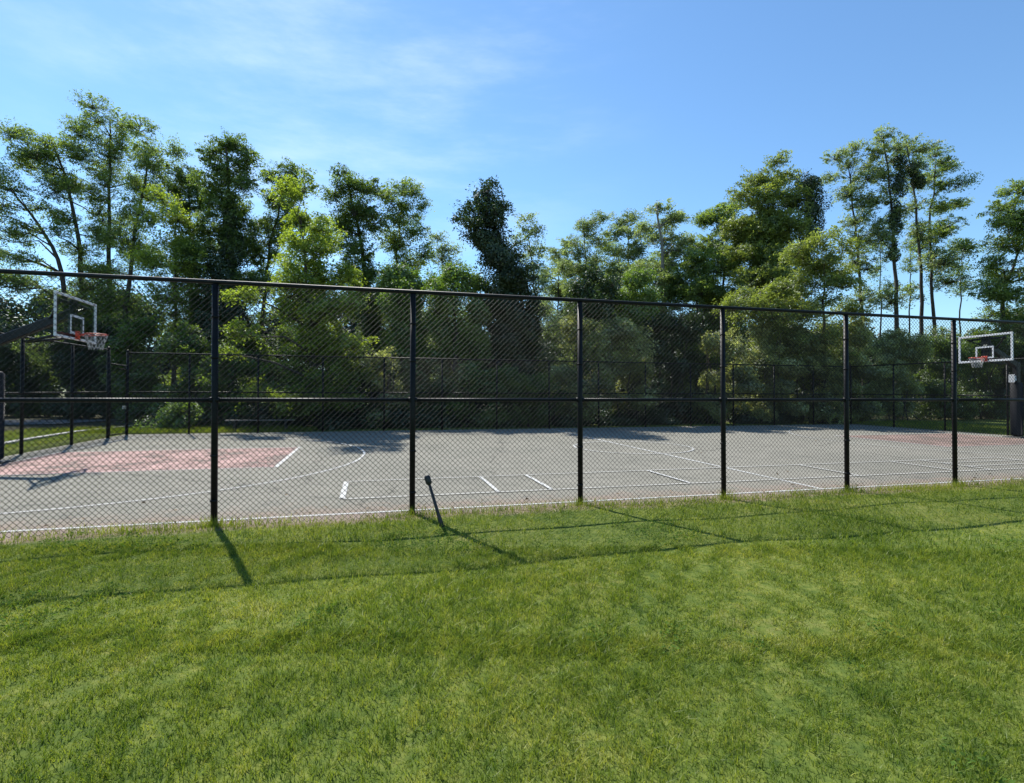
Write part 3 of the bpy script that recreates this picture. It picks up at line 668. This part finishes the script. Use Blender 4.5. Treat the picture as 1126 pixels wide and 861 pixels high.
mound('dark low vine mound with notched top right of the ivy column', 28, [(650,304,14,9),(640,322,18,13),(668,318,14,13),(655,340,26,16),(636,350,16,18)], 'dark_leaf', [(652,475),(652,400),(652,320)])
mound('yellow-green vine mound left of the bare grey trunk', 28.5, [(702,308,20,11),(688,328,20,13),(714,326,18,13),(700,345,28,16)], 'vine', [(702,475),(702,400),(702,320)])
for a in [
    ('dark shrub at the left edge beyond the pale road', 10, 375, 50, 0, 'dark_leaf', 39.0),
    ('shrub with brighter patches behind the arm of the left hoop', 48, 385, 34, 0, 'mid_leaf', 40.0),
    ('tall dark thicket behind the left backboard', 96, 345, 48, 0, 'dark_leaf', 36.0),
    ('green shrub behind the gate in the far left corner', 150, 345, 40, 0, 'mid_leaf', 31.0),
    ('low bright-leaved shrub beyond the far fence right of the gate', 194, 436, 26, 1.8, 'vine', None),
    ('tall shrub behind the low bright-leaved one', 205, 350, 44, 6, 'mid_leaf', None),
    ('green shrub directly left of the yellow-green tree', 258, 368, 38, 4.5, 'mid_leaf', None),
    ('undergrowth shrub at the foot of the yellow-green tree', 318, 400, 44, 3.6, 'mid_leaf', None),
    ('dark undergrowth shrub behind the bench', 395, 395, 42, 3.8, 'dark_leaf', None),
    ('pale green shrub between the yellow-green tree and the square-topped vine mound', 418, 372, 26, 2.2, 'hedge_leaf', None),
    ('green shrub between bench and green vine thicket', 466, 408, 36, 3.0, 'mid_leaf', None),
    ('low green vine thicket left of the ivy column foot', 520, 404, 40, 1.6, 'vine', None),
    ('wide green vine thicket in front of the ivy column foot', 572, 400, 44, 1.3, 'vine', None),
    ('small green shrub between the vine thicket and the grey olive hedge', 606, 424, 22, 1.0, 'mid_leaf', None),
    ('grey olive shrub at the left end of the right-hand hedge', 640, 342, 38, 1.9, 'hedge_leaf', None),
    ('grey olive shrub with pale drooping tips, second of the right-hand hedge', 690, 345, 40, 1.5, 'hedge_leaf', None),
    ('dark bush below the bare grey trunk', 738, 332, 42, 2.6, 'dark_leaf', None),
    ('olive shrub right of the dark bush, with upright shoots', 790, 350, 36, 1.6, 'hedge_leaf', None),
    ('bushy olive shrub beneath the largest olive-green tree', 838, 347, 36, 1.7, 'hedge_leaf', None),
    ('olive shrub beneath the rounded light olive tree', 884, 352, 34, 1.5, 'hedge_leaf', None),
    ('broad pale olive shrub behind the second post from the right', 932, 345, 40, 1.8, 'hedge_leaf', None),
    ('olive shrub at the foot of the tall right-hand cluster', 988, 358, 38, 3.2, 'hedge_leaf', None),
    ('green shrub just left of the right backboard', 1034, 366, 36, 4.0, 'mid_leaf', None),
    ('dark green shrub seen through the right backboard', 1080, 352, 40, 4.5, 'mid_leaf', None),
    ('dark shrub behind the right hoop pole', 1126, 345, 44, 3.5, 'dark_leaf', None),
]:
    lab, cx, top, hw, off, mat, dd = a
    shrub('shrub', lab, cx, top, hw, off, mat, d=dd)
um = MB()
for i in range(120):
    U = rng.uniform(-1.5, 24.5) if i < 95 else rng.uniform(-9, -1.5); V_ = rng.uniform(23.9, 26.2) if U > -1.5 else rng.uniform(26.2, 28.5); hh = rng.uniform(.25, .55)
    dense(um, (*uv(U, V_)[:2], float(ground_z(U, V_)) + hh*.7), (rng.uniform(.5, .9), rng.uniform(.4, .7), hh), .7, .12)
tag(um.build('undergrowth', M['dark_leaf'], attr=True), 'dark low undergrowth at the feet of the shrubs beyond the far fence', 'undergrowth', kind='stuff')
# the wood behind, read as one mass
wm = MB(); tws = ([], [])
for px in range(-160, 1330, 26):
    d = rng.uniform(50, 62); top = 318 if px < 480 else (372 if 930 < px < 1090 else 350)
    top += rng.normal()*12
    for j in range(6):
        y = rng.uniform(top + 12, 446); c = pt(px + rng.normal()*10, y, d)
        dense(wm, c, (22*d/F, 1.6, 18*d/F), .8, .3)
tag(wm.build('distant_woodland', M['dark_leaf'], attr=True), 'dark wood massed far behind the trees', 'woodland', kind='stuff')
# ------------------------------------------------------------------ grass
def blades(mb, X, Y, Z, h, w, lean=.45, tint=None):
    n = len(X); a = rng.uniform(0, 2*math.pi, n); b = rng.uniform(0, 2*math.pi, n)
    side = np.stack((np.cos(a), np.sin(a), np.zeros(n)), 1)*w[:, None]/2
    ln = np.stack((np.cos(b), np.sin(b), np.zeros(n)), 1)*(h*np.minimum(np.abs(rng.normal(size=n)), 1.7)*lean)[:, None]
    P = np.stack((X, Y, Z), 1); up = np.zeros((n, 3)); up[:, 2] = h
    V = np.empty((n, 5, 3)); V[:, 0] = P - side; V[:, 1] = P + side
    V[:, 2] = P + up*.55 + ln*.35 + side*.75; V[:, 3] = P + up*.55 + ln*.35 - side*.75; V[:, 4] = P + up*.95 + ln
    i = np.arange(n)[:, None]*5
    mb.add(V.reshape(-1, 3), np.concatenate((i, i+1, i+2, i+3), 1), np.concatenate((i+3, i+2, i+4), 1), np.repeat(rng.uniform(0, 1, n) if tint is None else tint, 5))
def vnoise(x, y, s, seed):
    r = np.random.default_rng(seed); out = 0
    for k_ in range(6):
        a = r.uniform(0, 2*math.pi); f = s*r.uniform(.6, 1.7)
        out = out + np.sin((x*math.cos(a) + y*math.sin(a))*f + r.uniform(0, 6.28))
    return out/3.5
gm = MB()
def lawn(n, x0, x1, y0, y1, h0, w0, dens_far):
    X = rng.uniform(x0, x1, n); Y = rng.uniform(y0, y1, n)
    R = np.hypot(X, Y); u, v = to_uv(X, Y)
    keep = (v < 7.16) & (rng.uniform(size=n) < np.clip(1 - (np.abs(X) - Y*1.15 - 2.2)/3.0, dens_far, 1))
    keep &= rng.uniform(size=n) < np.clip(.8 + .35*vnoise(X, Y, 2.2, 5), .35, 1)
    keep &= (v < 6.95) | (rng.uniform(size=n) < .45 + .4*vnoise(X, Y, 3, 9))
    X, Y, u, v = X[keep], Y[keep], u[keep], v[keep]; n = len(X)
    tall = np.clip(1 + .25*vnoise(X, Y, 1.6, 3) + .45*vnoise(X, Y, 14, 4), .3, 1.8)
    h = h0*tall*rng.uniform(.55, 1.4, n)
    blades(gm, X, Y, ground_z(u, v) - .006, h, w0*rng.uniform(.7, 1.3, n), 1.0)
lawn(380000, -7, 7.5, .9, 3.6, .04, .0042, .1)
lawn(300000, -10, 10.5, 3.3, 5.6, .042, .005, .12)
lawn(290000, -13, 16, 5.2, 11.4, .052, .007, .3)
# ragged longer grass at the foot of the near fence
n = 15000; U = rng.uniform(-9, 14, n); V_ = 7.19 - np.abs(rng.normal(size=n))*.15
kp = rng.uniform(size=n) < np.clip(.45 + .5*vnoise(U, V_*0, 2.0, 21), .08, 1); U, V_ = U[kp], V_[kp]
XY = np.stack((U*CA - V_*SA, U*SA + V_*CA), 1)
blades(gm, XY[:, 0], XY[:, 1], ground_z(U, np.minimum(V_, 7.13)) - .005, .1*rng.uniform(.4, 1.5, len(U)), np.full(len(U), .006), .5, rng.uniform(.6, 1, len(U)))
for i in range(-2, 9):
    n = 130; U = -1.845 + SP*i + rng.normal(size=n)*.07; V_ = 7.2 + rng.normal(size=n)*.07
    blades(gm, U*CA - V_*SA, U*SA + V_*CA, np.full(n, .02), .16*rng.uniform(.4, 1.5, n), np.full(n, .006), .5, rng.uniform(.5, 1, n))
def grass_mat():
    m, nt, b = new_mat('grass_blades'); base, dry = lawn_colour(nt)
    at = N(nt, 'ShaderNodeAttribute', attribute_name='tint'); t = at.outputs['Fac']
    c = mixc(nt, 1.0, base, ramp(nt, t, [(0, (.6, .65, .55)), (.5, (1, 1, 1)), (1, (1.55, 1.4, 1.15))]), 'MULTIPLY')
    straw = mth(nt, 'MAXIMUM', mth(nt, 'MULTIPLY', dry, mth(nt, 'MULTIPLY', t, .8)), mth(nt, 'MULTIPLY', step(nt, t, .94, .97), .6))
    c = mixc(nt, mth(nt, 'MULTIPLY', straw, .7), c, (.23, .2, .085))
    d = N(nt, 'ShaderNodeBsdfDiffuse'); nt.links.new(c, d.inputs[0])
    tr = N(nt, 'ShaderNodeBsdfTranslucent'); nt.links.new(mixc(nt, 1., c, (1.35, 1.35, .6), 'MULTIPLY'), tr.inputs[0])
    g_ = N(nt, 'ShaderNodeBsdfGlossy'); g_.inputs['Roughness'].default_value = .4
    m1 = N(nt, 'ShaderNodeMixShader'); m1.inputs[0].default_value = .42; nt.links.new(d.outputs[0], m1.inputs[1]); nt.links.new(tr.outputs[0], m1.inputs[2])
    m2 = N(nt, 'ShaderNodeMixShader'); m2.inputs[0].default_value = .01; nt.links.new(m1.outputs[0], m2.inputs[1]); nt.links.new(g_.outputs[0], m2.inputs[2])
    nt.links.new(m2.outputs[0], nt.nodes['Material Output'].inputs[0]); return m
GM = grass_mat()
cm_ = MB(); n = 60000; X = rng.uniform(-6, 7, n); Y = rng.uniform(1.6, 7, n); kp = (vnoise(X, Y, 2.6, 33) + .6*vnoise(X, Y, 8, 34) > .75) & (np.abs(X) < Y*1.05 + .5)
X, Y = X[kp], Y[kp]; u_, v_ = to_uv(X, Y); kp = v_ < 7; X, Y, u_, v_ = X[kp], Y[kp], u_[kp], v_[kp]
leaves(cm_, np.stack((X, Y, ground_z(u_, v_) + rng.uniform(.015, .05, len(X))), 1), np.array((0, 0, 1.)) + rng.normal(size=(len(X), 3))*.35, .022, .85)
tag(cm_.build('lawn_clover', leaf('clover_leaves', (.04, .085, .018), (.1, .17, .035), (1.3, 1.5, .6), .35, 0.), attr=True), 'patches of broad-leaved clover in the lawn', 'clover', kind='stuff')
tag(gm.build('lawn_grass', GM, attr=True), 'mown green lawn with yellowish patches in the foreground', 'grass', kind='stuff')
fm = MB()
def rough(n, u0, u1, v0, v1, h0):
    U = rng.uniform(u0, u1, n); V_ = rng.uniform(v0, v1, n)
    blades(fm, U*CA - V_*SA, U*SA + V_*CA, ground_z(U, V_) - .01, h0*rng.uniform(.5, 1.5, n), np.full(n, .016), .6)
rough(6500, -10.2, -2.2, 23.02, 24.8, .14); rough(15000, -14, -9.3, 12, 28, .07); rough(9000, 24.8, 30, 14, 24, .1); rough(4000, -12, -3, 24.5, 27, .16)
tag(fm.build('rough_grass', GM, attr=True), 'rough grass growing beyond the fences around the court', 'grass', kind='stuff')
lm_ = MB(); n = 900; U = rng.uniform(-8, 23.5, n); V_ = np.where(rng.uniform(size=n) < .6, 7.3 + np.abs(rng.normal(size=n))*.45, np.where(rng.uniform(size=n) < .7, 22.5 - np.abs(rng.normal(size=n))*1.3, rng.uniform(8, 22, n)))
leaves(lm_, np.stack((U*CA - V_*SA, U*SA + V_*CA, .01 + (V_ - 7.28)*.018 + .032), 1), np.array((0, 0, 1.)) + rng.normal(size=(n, 3))*.3, .055, .6)
tag(lm_.build('fallen_leaves', plain('dry_leaf', (.17, .115, .06), .9, var=.5, sc=40)), 'dry fallen leaves scattered along the court edges', 'leaf litter', kind='stuff')
# ------------------------------------------------------------------ sky, sun, camera
EL = math.radians(49.5); AZ = math.atan2(-.574, .819)        # sun high behind the trees at left
w = bpy.data.worlds.new('World'); scene.world = w; w.use_nodes = True
nt = w.node_tree; bg = nt.nodes['Background']
sky = N(nt, 'ShaderNodeTexSky', sky_type='NISHITA'); sky.sun_disc = False; sky.sun_elevation = EL; sky.sun_rotation = AZ
sky.air_density = 1.15; sky.dust_density = .1; sky.ozone_density = 3.6
tc = N(nt, 'ShaderNodeTexCoord').outputs['Generated']
mp = N(nt, 'ShaderNodeMapping'); mp.inputs['Rotation'].default_value = (0, math.radians(24), math.radians(10)); mp.inputs['Scale'].default_value = (1.2, 2.4, 5.5); nt.links.new(tc, mp.inputs[0])
n1 = noise(nt, mp.outputs[0], 2.2, 8, .62)
dv = N(nt, 'ShaderNodeVectorMath', operation='DOT_PRODUCT'); nt.links.new(tc, dv.inputs[0])
cdir = np.array(((375-563)/590, 1, (439-70)/590)); cdir /= np.linalg.norm(cdir); dv.inputs[1].default_value = tuple(cdir)
patch = step(nt, dv.outputs['Value'], .86, 1.0)
cl = mth(nt, 'MULTIPLY', step(nt, n1, .4, .85), mth(nt, 'MULTIPLY', patch, .24))
mixw = mixc(nt, cl, mixc(nt, 1.0, sky.outputs[0], (.83, 1.02, 1.11), 'MULTIPLY'), (9., 9.6, 10.5))
nt.links.new(mixw, bg.inputs[0]); bg.inputs[1].default_value = .088
sun = bpy.data.lights.new('sun', 'SUN'); sun.energy = 4.2; sun.angle = math.radians(.53); sun.color = (1, .955, .89)
so = bpy.data.objects.new('sun', sun); COL.objects.link(so)
sd = np.array((math.sin(AZ)*math.cos(EL), math.cos(AZ)*math.cos(EL), math.sin(EL)))
from mathutils import Vector
so.rotation_euler = Vector(sd).to_track_quat('Z', 'Y').to_euler(); so.location = tuple(sd*60)
cam = bpy.data.cameras.new('camera'); co = bpy.data.objects.new('camera', cam); COL.objects.link(co)
cam.sensor_width = 36; cam.lens = 36*F/1126; cam.clip_end = 2000; cam.clip_start = .05
co.location = (0, 0, EYE); co.rotation_euler = (math.radians(90) + math.atan((HY - 430.5)/F), 0, 0)
scene.camera = co
scene.view_settings.view_transform = 'Standard'; scene.view_settings.look = 'None'; scene.view_settings.gamma = 1
scene.view_settings.exposure = .95; scene.view_settings.use_curve_mapping = False
scene.cycles.max_bounces = 8; scene.cycles.transparent_max_bounces = 12; scene.cycles.transmission_bounces = 5; scene.cycles.diffuse_bounces = 4
